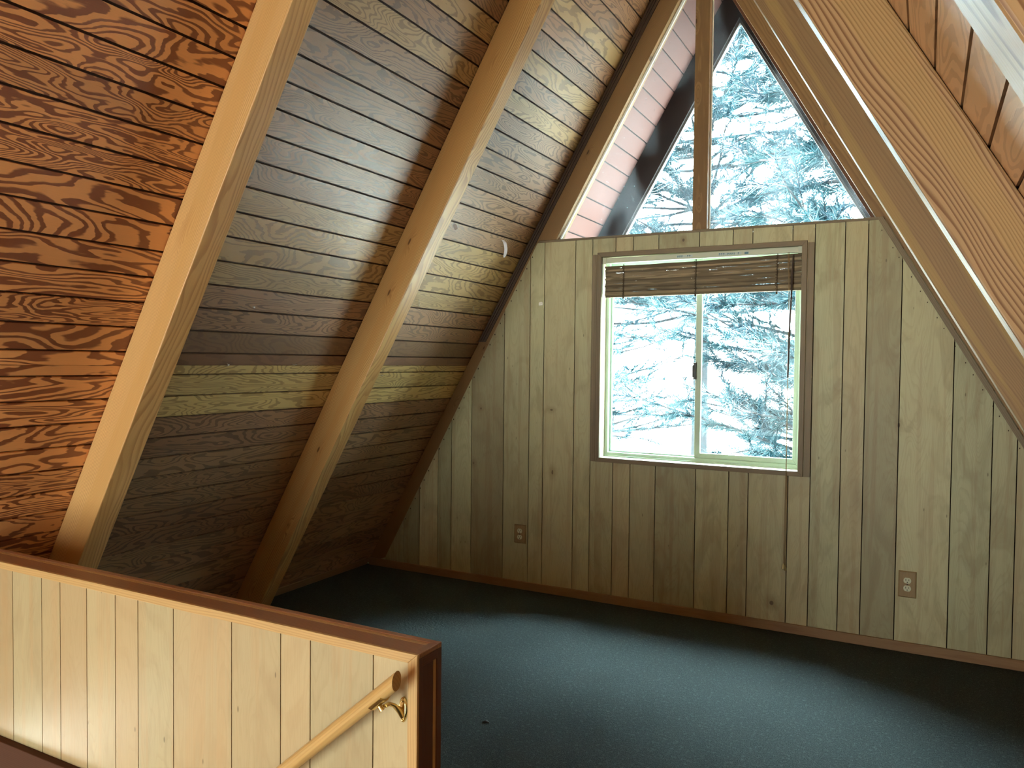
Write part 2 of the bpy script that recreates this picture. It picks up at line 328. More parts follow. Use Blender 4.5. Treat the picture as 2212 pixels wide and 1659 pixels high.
M['glass_dirty'] = glass_mat('water_streaked_glass', True)

def needle_mat():
    mt, nt, b = new_mat('pine_needles'); k = N(nt); r = k.attr('rnd').outputs['Fac']
    c = k.mix(r, (0.0028, 0.026, 0.054), (0.010, 0.075, 0.095))
    k.val(b.inputs['Base Color'], c); b.inputs['Roughness'].default_value = 0.6
    return mt
M['needles'] = needle_mat()
def ground_mat():
    mt, nt, b = new_mat('pale_dry_ground'); k = N(nt); tcn = k.add('TexCoord')
    f = k.noise(tcn.outputs['Object'], 1.6, 5.0, 0.6); g = k.noise(tcn.outputs['Object'], 0.35, 3.0)
    c = k.mix(k.ramp(f, 0.50, 0.60), (0.30, 0.32, 0.31), (0.05, 0.075, 0.07)); c = k.mix(k.ramp(g, 0.4, 0.6), (0.33, 0.35, 0.34), c)
    k.val(b.inputs['Base Color'], c); b.inputs['Roughness'].default_value = 1.0
    return mt
M['ground'] = ground_mat()

# ------------------------------------------------------------------ mesh helpers
class MB:
    """collects shapes; every vertex keeps its place in the piece's own wood (wc), every face its piece's random number"""
    def __init__(s): s.v = []; s.f = []; s.wc = []; s.r = []; s.h = []; s.mi = []
    def poly(s, verts, faces, ax=None, org=None, r=None, h=None, mi=0):
        r = random.random() if r is None else r
        A = ax or (Vector((1, 0, 0)), Vector((0, 1, 0)), Vector((0, 0, 1)))
        O = org if org is not None else Vector((0, 0, 0))
        b = len(s.v)
        for p in verts:
            p = Vector(p); q = p - O
            s.v.append(p); s.wc.append((q.dot(A[0]), q.dot(A[1]), q.dot(A[2])))
        for f in faces:
            s.f.append([b + i for i in f]); s.r.append(r); s.mi.append(mi)
            s.h.append(h if h is not None else sum(verts[i][2] for i in f) / len(f))
    def box(s, x0, x1, y0, y1, z0, z1, ax='x', **k):
        A = {'x': (Vector((1, 0, 0)), Vector((0, 0, 1)), Vector((0, 1, 0))), 'y': (Vector((0, 1, 0)), Vector((1, 0, 0)), Vector((0, 0, 1))), 'z': (Vector((0, 0, 1)), Vector((1, 0, 0)), Vector((0, 1, 0)))}[ax]
        v = [(x, y, z) for x in (x0, x1) for y in (y0, y1) for z in (z0, z1)]
        s.poly(v, [(0, 1, 3, 2), (4, 6, 7, 5), (0, 4, 5, 1), (2, 3, 7, 6), (0, 2, 6, 4), (1, 5, 7, 3)], A, **k)
    def prism(s, poly, y0, y1, dirv, org=None, **k):
        """polygon in the x,z plane pushed from y0 to y1; wood runs along dirv"""
        dv = Vector((dirv[0], 0, dirv[1])).normalized(); nv = Vector((-dv.z, 0, dv.x))
        n = len(poly); o = Vector((poly[0][0], y0, poly[0][1])) if org is None else org
        v = [(x, y0, z) for x, z in poly] + [(x, y1, z) for x, z in poly]
        ar = sum(poly[i][0] * poly[(i + 1) % n][1] - poly[(i + 1) % n][0] * poly[i][1] for i in range(n))
        a = list(range(n)); bk = [i + n for i in range(n)]
        side = [(i, (i + 1) % n, (i + 1) % n + n, i + n) for i in range(n)]
        fs = [a, bk[::-1]] + [q[::-1] for q in side]
        if ar < 0: fs = [list(f)[::-1] for f in fs]
        s.poly(v, fs, (dv, nv, Vector((0, 1, 0))), o, **k)
    def tube(s, pts, rad, seg=10, cap=True, endcut=None, **k):
        pts = [Vector(p) for p in pts]; n = len(pts); R = rad if isinstance(rad, (list, tuple)) else [rad] * n
        vs = []
        for i, p in enumerate(pts):
            t = (pts[min(i + 1, n - 1)] - pts[max(i - 1, 0)]).normalized()
            up = Vector((0, 0, 1)) if abs(t.z) < 0.95 else Vector((0, 1, 0))
            a = t.cross(up).normalized(); b = a.cross(t)
            for j in range(seg):
                th = 2 * math.pi * j / seg; q = p + (a * math.cos(th) + b * math.sin(th)) * R[i]
                if endcut and i == n - 1: q = q + t * ((endcut[0] - q).dot(endcut[1]) / t.dot(endcut[1]))
                vs.append(q)
        fs = [(i * seg + j, i * seg + (j + 1) % seg, (i + 1) * seg + (j + 1) % seg, (i + 1) * seg + j) for i in range(n - 1) for j in range(seg)]
        if cap: fs += [tuple(range(seg))[::-1], tuple((n - 1) * seg + j for j in range(seg))]
        t = (pts[-1] - pts[0]).normalized(); up = Vector((0, 0, 1)) if abs(t.z) < 0.95 else Vector((0, 1, 0)); a = t.cross(up).normalized()
        s.poly(vs, fs, (t, a, a.cross(t)), pts[0], **k)
    def build(s, name, mat, parent=None, kind=None, label=None, cat=None, group=None, bevel=0.0, smooth=False, mats=None):
        me = bpy.data.meshes.new(name); me.from_pydata([tuple(p) for p in s.v], [], s.f); 
        for mm in (mats or [mat]): me.materials.append(mm)
        if mats: me.polygons.foreach_set('material_index', s.mi)
        a = me.attributes.new('wc', 'FLOAT_VECTOR', 'POINT'); a.data.foreach_set('vector', [c for p in s.wc for c in p])
        a = me.attributes.new('rnd', 'FLOAT', 'FACE'); a.data.foreach_set('value', s.r)
        a = me.attributes.new('hgt', 'FLOAT', 'FACE'); a.data.foreach_set('value', s.h)
        me.validate(); me.update()
        if smooth:
            for p in me.polygons: p.use_smooth = True
        o = bpy.data.objects.new(name, me); COL.objects.link(o)
        if parent: o.parent = parent
        if bevel:
            b = o.modifiers.new('bevel', 'BEVEL'); b.width = bevel; b.segments = 2; b.limit_method = 'ANGLE'; b.angle_limit = 0.6; b.harden_normals = False
        if smooth:
            es = o.modifiers.new('split', 'EDGE_SPLIT'); es.split_angle = math.radians(40)
        tag(o, label, cat, group, kind)
        return o
def tag(o, label=None, cat=None, group=None, kind=None):
    if label: o['label'] = label
    if cat: o['category'] = cat
    if group: o['group'] = group
    if kind: o['kind'] = kind
    return o
def empty(name, loc, label, cat, group=None, kind=None):
    o = bpy.data.objects.new(name, None); o.empty_display_size = 0.05; COL.objects.link(o); o.location = loc
    tag(o, label, cat, group, kind); bpy.context.view_layer.update(); return o
def under(parent, *obs):
    """children are modelled in world coordinates; keep them there"""
    for o in obs: o.parent = parent; o.matrix_parent_inverse = Matrix.Translation(-parent.location)

# ------------------------------------------------------------------ the A-frame
S3 = math.sqrt(3.0); YW = 4.28; DECK = 3.955; YB = -4.2; ZL = -2.5; YO = 5.17
def sl(apex, side, z): return side * (apex - z) / S3         # x of a roof plane at height z
def slope_shell(name, side, y0, y1, z0, z1, zg, pitch, mat, gapmat, seam=None, hole=None):
    """grooved plywood: boards with narrow sunk grooves between them; the sheet's back is one slab"""
    mb = MB(); n = Vector((side * S3 / 2, 0, 0.5))            # outward normal
    along = Vector((0, 1, 0)); up = Vector((-side * 0.5, 0, S3 / 2))
    k0 = int(math.floor((z0 - zg) / pitch)) - 1; k1 = int(math.ceil((z1 - zg) / pitch)) + 1
    g = 0.0036
    ysplits = [y0, 1.915, y1] if y0 < 1.9 < y1 else [y0, y1]
    for k in range(k0, k1):
        a = max(z0, zg + k * pitch + g); b = min(z1, zg + (k + 1) * pitch - g)
        if b - a < 0.004: continue
        segs = [(a, b)]
        if seam and a < seam < b: segs = [(a, seam - 0.0006), (seam + 0.0006, b)]
        for (a, b) in segs:
            yy = list(zip(ysplits[:-1], ysplits[1:]))
            if hole and b > hole[2] and a < hole[3]: yy = [(y0, hole[0]), (hole[1], 1.915), (1.915, y1)]
            for ys, ye in yy:
                r = random.random()
                P = [Vector((sl(DECK, side, z), y, z)) for z in (a, b) for y in (ys, ye)]
                ch = 0.0028
                Q = [p + n * 0.009 for p in P]
                P[0] += up * ch * 0; 
                v = P + Q
                mb.poly(v, [(0, 1, 3, 2), (4, 6, 7, 5), (0, 4, 5, 1), (2, 3, 7, 6), (0, 2, 6, 4), (1, 5, 7, 3)], (along, up, n), Vector((0, 0, 0)), r=r, h=(a + b) / 2)
    # backing slab
    slabs = [(y0, y1, z0, z1)]
    if hole: slabs = [(y0, hole[0], z0, z1), (hole[1], y1, z0, z1), (hole[0], hole[1], z0, hole[2]), (hole[0], hole[1], hole[3], z1)]
    for (ya, yb, za, zb) in slabs:
        P = [Vector((sl(DECK, side, z), y, z)) + n * 0.008 for z in (za, zb) for y in (ya, yb)]; Q = [p + n * 0.06 for p in P]
        mb.poly(P + Q, [(0, 1, 3, 2), (4, 6, 7, 5), (0, 4, 5, 1), (2, 3, 7, 6), (0, 2, 6, 4), (1, 5, 7, 3)], mi=1)
    return mb.build(name, None, mats=[mat, gapmat], kind='structure')
ADDED_STAIR_WIN = (0.55, 1.15, -0.80, -0.30)     # unseen opening low over the stairs, added to brighten the half wall
slope_shell('wall_left', -1, YB, YW + 0.10, ZL, 3.95, 1.341, 0.0873, M['deck'], M['groove'], seam=1.379, hole=ADDED_STAIR_WIN)
slope_shell('wall_right', 1, YB, YW + 0.10, ZL, 3.95, 1.851, 0.0866, M['deck_right'], M['groove'])
slope_shell('roof_overhang', -1, YW + 0.101, YO, -0.4, 3.95, 1.300, 0.107, M['soffit'], M['barge'])
slope_shell('roof_overhang', 1, YW + 0.101, YO, -0.4, 3.95, 1.300, 0.107, M['soffit'], M['barge'])

def rafter(side, y0, y1, ia, im, mat, name, label, cat, zlo=0.0, da=DECK, dm=S3, zhi=None, group='sloping roof rafters', bevel=0.004, r=None):
    """inner arris line z = ia - im*|x|, outer one on the sheathing"""
    xi = (ia - zlo) / im; xo = (da - zlo) / dm
    top = da - 0.004; it = ia
    poly = [(side * xi, zlo), (0, it), (0, top), (side * (xo - 0.002), zlo)]
    if side < 0: poly = poly[::-1]
    mb = MB(); org = Vector((side * (xo), y0, zlo))
    mb.prism(poly, y0, y1, (-side * 0.5, S3 / 2), org=org, r=r)
    return mb.build(name, mat, label=label, cat=cat, group=group, bevel=bevel)
TH = 0.097
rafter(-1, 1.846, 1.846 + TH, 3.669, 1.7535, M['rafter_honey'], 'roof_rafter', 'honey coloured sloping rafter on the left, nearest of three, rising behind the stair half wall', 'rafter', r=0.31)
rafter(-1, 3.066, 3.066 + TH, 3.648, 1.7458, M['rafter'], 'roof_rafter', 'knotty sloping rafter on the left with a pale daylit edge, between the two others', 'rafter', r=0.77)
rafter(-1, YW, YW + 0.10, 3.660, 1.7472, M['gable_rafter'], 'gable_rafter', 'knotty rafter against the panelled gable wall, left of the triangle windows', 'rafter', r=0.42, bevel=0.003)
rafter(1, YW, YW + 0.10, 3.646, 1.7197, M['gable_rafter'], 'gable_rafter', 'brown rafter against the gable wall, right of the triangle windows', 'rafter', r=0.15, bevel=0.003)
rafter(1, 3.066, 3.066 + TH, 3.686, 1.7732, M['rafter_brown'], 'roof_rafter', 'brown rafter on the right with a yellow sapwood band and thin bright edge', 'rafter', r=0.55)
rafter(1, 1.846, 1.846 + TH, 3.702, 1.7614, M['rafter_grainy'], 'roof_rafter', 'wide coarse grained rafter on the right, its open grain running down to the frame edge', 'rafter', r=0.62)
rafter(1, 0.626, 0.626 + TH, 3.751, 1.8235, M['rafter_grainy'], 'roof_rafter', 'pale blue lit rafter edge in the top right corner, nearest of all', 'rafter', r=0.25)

mb = MB(); mb.prism([(-0.12, 3.86), (0.12, 3.86), (0.0, 4.12)], YB, YO, (1, 0)); mb.build('roof_ridge', M['trim_dark'], kind='structure')
# gable mullion post between the two triangular panes
mb = MB(); mb.box(-0.045, 0.035, YW + 0.002, YW + 0.09, 2.1425, 3.565, 'z', r=0.37)
mb.build('window_post', M['gable_rafter'], label='upright wooden post standing between the two triangular panes', cat='post', bevel=0.003)

# gable panelling ------------------------------------------------------
GX = [-2.30, -2.12, -1.97, -1.841, -1.697, -1.593, -1.443, -1.211, -1.034, -0.938, -0.736, -0.628, -0.485, -0.380, -0.230, 0.0, 0.181, 0.284, 0.487, 0.596, 0.739, 0.845, 1.0, 1.23, 1.395, 1.494, 1.66, 1.80, 2.0, 2.2]
SILL = 2.128
def ptop(x):
    if x < 0: return min(SILL, 3.80 + 1.78 * x if False else 2.141 + (x + 0.982) * 1.823)
    return min(SILL, 2.142 - (x - 0.911) * 1.744)
WX0, WX1, WZ0, WZ1 = -0.595, 0.560, 0.826, 2.047
def gable_panels(mb, y0, y1):
    g = 0.0022
    def strip(a, b, lo, hi):
        if b - a < 0.003: return
        xs = [a, b]
        for xb in (-0.989, 0.919):
            if a < xb < b and hi is None: xs.append(xb)
        xs.sort()
        tops = [(x, ptop(x) if hi is None else hi) for x in xs]
        tops = [(x, max(z, lo)) for x, z in tops]
        if max(z for x, z in tops) <= lo + 0.004: return
        poly = [(a, lo), (b, lo)] + tops[::-1]
        q = []
        for p in poly:
            if not q or (abs(p[0] - q[-1][0]) + abs(p[1] - q[-1][1])) > 1e-5: q.append(p)
        mb.prism(q, y0, y1, (0, 1), org=Vector(((a + b) / 2, 0, 0)), r=rs)
    for a, b in zip(GX[:-1], GX[1:]):
        rs = random.random()
        a += g; b -= g
        if b <= WX0 or a >= WX1: strip(a, b, 0.0, None)
        else:
            if a < WX0: strip(a, WX0, 0.0, None); a2 = WX0
            else: a2 = a
            if b > WX1: strip(WX1, b, 0.0, None); b2 = WX1
            else: b2 = b
            strip(a2, b2, 0.0, WZ0 + 0.003); strip(a2, b2, WZ1 - 0.003, None)
mb = MB(); gable_panels(mb, YW - 0.006, YW + 0.0005)
# wall core behind the grooves, with the window hole
def core(mb, y0, y1, top=SILL):
    e = 0.02
    def xr(z): return (DECK - z) / S3
    mb.prism([(-xr(0), 0), (WX0 + e, 0), (WX0 + e, top), (-xr(top), top)], y0, y1, (0, 1), mi=1)
    mb.prism([(WX1 - e, 0), (xr(0), 0), (xr(top), top), (WX1 - e, top)], y0, y1, (0, 1), mi=1)
    mb.box(WX0 + e, WX1 - e, y0, y1, 0, WZ0 + e, mi=1); mb.box(WX0 + e, WX1 - e, y0, y1, WZ1 - e, top, mi=1)
    mb.prism([(-xr(ZL), ZL), (xr(ZL), ZL), (xr(0), 0), (-xr(0), 0)], y0, y1, (0, 1), mi=1)
core(mb, YW + 0.101, YW + 0.14)
mb.build('wall_front', None, mats=[M['panel'], M['groove']], kind='structure')
# ledge on the panelling under the triangles
mb = MB(); mb.prism([(-0.985, 2.128), (0.915, 2.128), (0.911, 2.142), (-0.980, 2.142)], YW - 0.010, YW + 0.09, (1, 0))
mb.build('trim_1', M['casing'], kind='structure', bevel=0.002)
# rake trim down the right side of the panelling
mb = MB()
def rake(xa, xb, y0, y1, mi=0, zb=0.0):
    def line(off, z): return 0.911 + off + (2.142 - z) / 1.744
    mb.prism([(line(xa, zb), zb), (line(xb, zb), zb), (line(xb, 2.142), 2.142), (line(xa, 2.142), 2.142)], y0, y1, (-0.5, S3 / 2))
rake(-0.030, -0.003, YW - 0.013, YW - 0.005)
mb.build('trim_2', M['casing'], kind='structure', bevel=0.001)
mb = MB()
def rakel(xa, xb, y0, y1, zb=0.0):
    def line(off, z): return -0.982 + off - (2.141 - z) / 1.823
    mb.prism([(line(xa, zb), zb), (line(xb, zb), zb), (line(xb, 2.141), 2.141), (line(xa, 2.141), 2.141)], y0, y1, (0.5, S3 / 2))
# nail heads along the raking edge of the panelling
mb = MB()
for k in range(26):
    z = 0.35 + k * 0.068 + random.uniform(-.01, .01); x = -0.982 - (2.141 - z) / 1.823 + 0.012
    mb.box(x - 0.0025, x + 0.0025, YW - 0.0075, YW - 0.006, z - 0.004, z + 0.004)
for k in range(18):
    z = 0.9 + k * 0.068 + random.uniform(-.02, .02); x = 0.911 + (2.142 - z) / 1.744 - 0.045
    mb.box(x - 0.002, x + 0.002, YW - 0.0075, YW - 0.006, z - 0.003, z + 0.003)
mb.build('trim_3', M['groove'], kind='structure')
# raceway running up between the sheathing and the gable rafter
mb = MB()
for o0, o1, ya, yb in ((0.000, 0.012, 0.020, 0), (0.015, 0.024, 0.016, 0), (0.028, 0.040, 0.010, 0)):
    zb, zt = 1.53, 3.90
    def X(off, z): return -(DECK - 0.012 - z) / S3 + off
    mb.prism([(X(o0, zb), zb), (X(o1 * 1.15, zb), zb), (X(o1 * 1.15, zt), zt), (X(o0, zt), zt)], YW - ya, YW - 0.0005, (0.5, S3 / 2))
mb.build('cable_raceway', M['raceway'], label='dark thin raceway climbing the left roof edge beside the gable rafter', cat='raceway', bevel=0.0015)

# baseboards
mb = MB(); mb.box(-2.25, 2.25, YW - 0.020, YW - 0.0065, 0.0, 0.050, 'x', r=0.4); mb.build('baseboard_front', M['base'], kind='structure', bevel=0.003)
mb = MB()
for ya, yb in ((0.2, 1.46), (1.58, 1.84), (1.95, 3.06), (3.17, YW - 0.021)):
    if ya < 1.5: continue
    mb.prism([(-2.283, 0.0), (-2.268, 0.0), (-2.243, 0.048), (-2.257, 0.048)], ya, yb, (0, 1))
mb.build('baseboard_left', M['base'], kind='structure', bevel=0.002)

# floors ----------------------------------------------------------------
HW0, HW1 = 1.471, 1.571; HX1 = 0.095; HTOP = 0.730
mb = MB()
mb.box(-2.283, 2.283, HW1 - 0.02, YW, -0.25, 0.0); mb.box(HX1 - 0.02, 2.283, -1.1, HW1 - 0.02, -0.25, 0.0)
mb.build('floor', M['carpet'], kind='structure')
mb = MB(); mb.box(-3.7, 3.7, YB, YW, ZL - 0.1, ZL); mb.build('floor_lower', M['lower'], kind='structure')
mb = MB()
xr = lambda z: (DECK - z) / S3
wx0, wx1, wz0, wz1 = -2.4, -0.1, -1.6, 2.2
def bw(poly): mb.prism(poly, YB - 0.12, YB, (0, 1))
bw([(-xr(ZL), ZL), (xr(ZL), ZL), (xr(wz0), wz0), (-xr(wz0), wz0)])
bw([(-xr(wz1), wz1), (xr(wz1), wz1), (0, 3.95)])
bw([(wx1, wz0), (xr(wz0), wz0), (xr(wz1), wz1), (wx1, wz1)])
bw([(-xr(wz0), wz0), (wx0, wz0), (wx0, DECK + wx0 * S3)])
mb.build('wall_back', M['panel_half'], kind='structure')
mb = MB()
mb.prism([(wx0, wz0), (wx1, wz0), (wx1, wz1), (-xr(wz1), wz1), (wx0, DECK + wx0 * S3)], YB - 0.06, YB - 0.055, (0, 1))
wr = mb.build('window_rear_added', M['glass'], kind='structure')  # unseen rear window, added to light the room from behind
mb = MB(); mb.box((wx0 + wx1) / 2 - .03, (wx0 + wx1) / 2 + .03, YB - .08, YB - .03, wz0, wz1); mb.box(wx0, wx1, YB - .08, YB - .03, 0.2, 0.26)
mbo = mb.build('window_frame', M['vinyl'], parent=wr)

mb = MB(); n_ = Vector((-S3 / 2, 0, 0.5)); P = [Vector((sl(DECK, -1, z), y, z)) + n_ * 0.03 for z in ADDED_STAIR_WIN[2:] for y in ADDED_STAIR_WIN[:2]]; Q = [p + n_ * .005 for p in P]
mb.poly(P + Q, [(0, 1, 3, 2), (4, 6, 7, 5), (0, 4, 5, 1), (2, 3, 7, 6), (0, 2, 6, 4), (1, 5, 7, 3)]); mb.build('window_stair_added', M['glass'], kind='structure')
# ------------------------------------------------------------------ triangular windows
def tri_window(name, side, x0):
    fr = MB()
    def xi(z, off=0): return side * ((3.655 - z) / S3 - off)
    zs = 2.145
    yg0, yg1 = YW + 0.055, YW + 0.061
    g = MB(); zt = 3.655 - abs(x0) * S3
    g.prism([(x0, zs), (xi(zs), zs), (x0, zt)], yg0, yg1, (0, 1)); go = g.build(name, M['glass_dirty'], kind='structure')
    # strips coloured for the lit left, shaded right reveal; beads round the pane
    st = MB(); wd = 0.012 if side < 0 else 0.016
    st.prism([(xi(zs, wd * 1.16), zs), (xi(zs), zs), (x0, zt), (x0, zt - wd * 2)], YW + 0.040, yg0 - 0.001, (0.5, 1))
    s1 = st.build('reveal_tone_strip', M['white'] if side < 0 else M['trim_dark'], parent=go)
    st = MB(); st.box(min(x0, x0 + side * 0.006), max(x0, x0 + side * 0.006), YW + 0.045, yg0 - 0.001, zs, zt - .03, 'z'); st.box(min(x0, xi(zs)), max(x0, xi(zs)), YW + 0.045, yg0 - 0.001, zs - .003, zs + 0.006)
    s2 = st.build('window_bead', M['white'], parent=go)
tri_window('window_1', -1, -0.046); tri_window('window_2', 1, 0.036)

# ------------------------------------------------------------------ sliding window
win = empty('window_3', (0, YW + 0.09, 0.826), None, None, kind='structure')
def ring(mb, x0, x1, z0, z1, w, y0, y1, ws=None):
    """mitred frame, four pieces"""
    l, r_, b_, t_ = ws or (w, w, w, w)
    for poly, d in (([(x0, z0), (x0 + l, z0 + b_), (x0 + l, z1 - t_), (x0, z1)], (0, 1)), ([(x1, z0), (x1, z1), (x1 - r_, z1 - t_), (x1 - r_, z0 + b_)], (0, 1)),
                    ([(x0, z0), (x1, z0), (x1 - r_, z0 + b_), (x0 + l, z0 + b_)], (1, 0)), ([(x0, z1), (x0 + l, z1 - t_), (x1 - r_, z1 - t_), (x1, z1)], (1, 0))):
        mb.prism(poly, y0, y1, d)
mb = MB(); ring(mb, WX0 + .0, WX1 - .0, WZ0, WZ1, 0.026, YW - 0.017, YW + 0.004); c = mb.build('window_casing', M['casing'], bevel=0.0015); under(win, c)
mb = MB()
for xa, xb in ((-0.628, -0.598), (0.563, 0.594)):
    mb.box(xa, xb, YW - 0.0095, YW - 0.0062, WZ0 - 0.0, WZ1 - .01, 'z')
c = mb.build('casing_filler', M['casing'], bevel=0.001); under(win, c)
ox0, ox1, oz0, oz1 = WX0 + 0.024, WX1 - 0.024, WZ0 + 0.024, WZ1 - 0.024
mb = MB(); ring(mb, ox0 - .004, ox1 + .004, oz0 - .004, oz1 + .004, 0.006, YW + 0.0035, YW + 0.07); c = mb.build('window_reveal', M['cream']); under(win, c)
mb = MB(); ring(mb, ox0 + 0.001, ox1 - 0.001, oz0 + 0.001, oz1 - 0.001, 0.03, YW + 0.07, YW + 0.13, (0.020, 0.022, 0.026, 0.024))
mb.box(ox0 + .003, ox1 - .003, YW + .060, YW + .070, oz0 + .001, oz0 + .010)
c = mb.build('window_frame', M['vinyl'], bevel=0.002); under(win, c)
mb = MB(); ring(mb, -0.034, ox1 - 0.023, oz0 + 0.027, oz1 - 0.025, 0.03, YW + 0.078, YW + 0.10, (0.034, 0.020, 0.028, 0.025))
mb.box(-0.008, 0.000, YW + .073, YW + .080, oz0 + .027, oz1 - .025)
s = mb.build('sliding_sash', M['vinyl'], bevel=0.002); under(win, s)
mb = MB(); ring(mb, ox0 + 0.021, -0.012, oz0 + 0.027, oz1 - 0.025, 0.02, YW + 0.102, YW + 0.122, (0.010, 0.02, 0.008, 0.02)); s2 = mb.build('fixed_sash', M['vinyl'], bevel=0.001); under(win, s2)
mb = MB(); mb.box(-0.001, ox1 - .043, YW + .086, YW + .090, oz0 + .054, oz1 - .05); g = mb.build('window_pane', M['glass']); under(win, g)
mb = MB(); mb.box(ox0 + .031, -0.031, YW + .110, YW + .114, oz0 + .035, oz1 - .045); g = mb.build('window_pane', M['glass']); under(win, g)
mb = MB(); mb.box(-0.042, -0.026, YW + .064, YW + .080, 1.318, 1.414); mb.box(-0.046, -0.036, YW + .058, YW + .064, 1.33, 1.40); g = mb.build('window_latch', M['black'], bevel=0.002); under(win, g)

# ------------------------------------------------------------------ blind
bl = empty('window_blind', (-0.01, YW + 0.02, 2.018), 'grey brown woven wood blind, raised in a crooked stack at the slider window', 'blind')
def tilt_box(mb, x0, x1, za0, za1, h, y0, y1, **k):
    mb.prism([(x0, za0 - h), (x1, za1 - h), (x1, za1), (x0, za0)], y0, y1, (1, 0), **k)
mb = MB(); tilt_box(mb, -0.566, 0.533, 2.016, 2.020, 0.030, YW + 0.004, YW + 0.036); hr = mb.build('headrail', M['headrail'], bevel=0.002); under(bl, hr)
for xa, xb, za, zb in ((-0.568, -0.545, 1.982, 2.018), (0.512, 0.536, 1.986, 2.021)):
    mb = MB(); mb.box(xa, xb, YW + .0, YW + .038, za, zb); e = mb.build('rail_bracket', M['headrail'], bevel=0.0015); under(bl, e)
for (xa, xb, cols) in ((-0.13, -0.04, ((-0.125, 3), (-0.07, 2))), (0.10, 0.225, ((0.105, 3), (0.15, 4), (0.205, 1))), (0.24, 0.262, ())):
    mb = MB(); mb.box(xa, xb, YW + 0.0030, YW + 0.0040, 1.9945, 2.009); st = mb.build('warning_sticker', M['sticker']); under(bl, st)
    mb = MB()
    for x_, n_c in cols:
        for q in range(n_c):
            mb.box(x_ + q * .011, x_ + q * .011 + .007, YW + .0022, YW + .0030, 2.0015, 2.0065); mb.box(x_ + q * .011, x_ + q * .011 + .005, YW + .0022, YW + .0030, 1.9965, 1.9990)
    if not cols: mb.box(0.241, 0.261, YW + .0022, YW + .0030, 1.996, 2.006)
    ink = mb.build('sticker_printing', M['ink'], kind='stuff' if cols else None); ink.parent = st; ink.matrix_parent_inverse = Matrix.Identity(4)
NS = 17
for q in range(NS):
    f = q / (NS - 1.0)
    mb = MB(); zl = 1.968 - f * 0.160 + random.uniform(-.001, .001); zr = 1.986 - f * 0.170 + random.uniform(-.001, .001)
    x0 = -0.552 + random.uniform(-.003, .004); x1 = 0.532 + random.uniform(-.003, .001)
    n = 12; vs = []; dy = random.uniform(-.004, .003); tl = 0.0120
    for i in range(n + 1):
        x = x0 + (x1 - x0) * i / n; z = zl + (zr - zl) * i / n + 0.0010 * math.sin(i * 1.9 + q * 2.1) - 0.004 * math.sin(math.pi * i / n)
        for (yy, zz) in ((YW + 0.006 + dy, z - tl), (YW + 0.006 + dy, z - .0006), (YW + .034 + dy, z + 0.002), (YW + .034 + dy, z - .006)): vs.append((x, yy, zz))
    fs = [(i * 4 + j, i * 4 + (j + 1) % 4, (i + 1) * 4 + (j + 1) % 4, (i + 1) * 4 + j) for i in range(n) for j in range(4)] + [(3, 2, 1, 0), (n * 4, n * 4 + 1, n * 4 + 2, n * 4 + 3)]
    mb.poly(vs, fs, (Vector((1, 0, 0)), Vector((0, 0, 1)), Vector((0, 1, 0))), Vector((0, 0, 1.9)))
    so = mb.build('slat', M['slat']); under(bl, so)
mb = MB(); tilt_box(mb, -0.550, 0.531, 1.800, 1.808, 0.014, YW + 0.003, YW + 0.034); so = mb.build('bottom_rail', M['slat'], bevel=0.002); under(bl, so)
for xc in (-0.444, -0.025, 0.405):
    mb = MB()
    zt = 1.972 + (xc + .55) * 0.018; pts = []
    for i in range(40):
        f = i / 39.0; pts.append((xc + 0.006 * math.sin(i * 2.3) + .003, YW - 0.0010 - 0.002 * math.cos(i * 1.7), zt - f * (zt - 1.785)))
    mb.tube(pts, 0.0017, 5); mb.tube([(xc + .008, YW + .000, zt), (xc + .006, YW - .003, 1.88), (xc + .008, YW + .000, 1.785)], 0.0013, 5)
    mb.box(xc - .001, xc + .008, YW + .004, YW + .012, 1.778, 1.790)
    so = mb.build('ladder_cord', M['ladder']); under(bl, so)
mb = MB(); mb.tube([(0.490, YW - 0.004, 1.975), (0.489, YW - .012, 1.90), (0.486, YW - 0.02, 1.76), (0.481, YW - .022, 1.55), (0.4775, YW - .022, 1.343)], [0.003, .0048, .0048, .0052, .0048], 8)
wnd = mb.build('tilt_wand', M['wand'], smooth=True); under(bl, wnd)
mb = MB(); mb.tube([(0.463, YW, 1.992), (0.466, YW - .008, 1.93), (0.4735, YW - .022, 1.80), (0.477, YW - 0.022, 1.2), (0.478, YW - .024, 0.80), (0.4745, YW - .022, 0.362)], 0.0013, 6)
mb.tube([(0.468, YW, 1.992), (0.470, YW - .008, 1.93), (0.478, YW - .025, 1.80), (0.480, YW - 0.025, 1.2), (0.481, YW - .026, 0.80), (0.4805, YW - .018, 0.355)], 0.0013, 6)
pc = mb.build('pull_cord', M['cord'], smooth=True); under(bl, pc)
mb = MB(); mb.tube([(0.4745, YW - .022, 0.364), (0.4742, YW - .022, 0.360), (0.4735, YW - .022, 0.350), (0.473, YW - .022, 0.338), (0.473, YW - .022, 0.335)], [0.003, .0055, .0062, .0080, .0055], 12); mb.tube([(0.481, YW - .018, 0.357), (0.483, YW - .016, 0.345), (0.484, YW - .014, 0.332), (0.483, YW - .013, 0.326)], [0.003, .0050, .0068, .004], 12)
a = mb.build('cord_weight', M['acorn'], smooth=True); a.parent = pc; a.matrix_parent_inverse = Matrix.Identity(4)

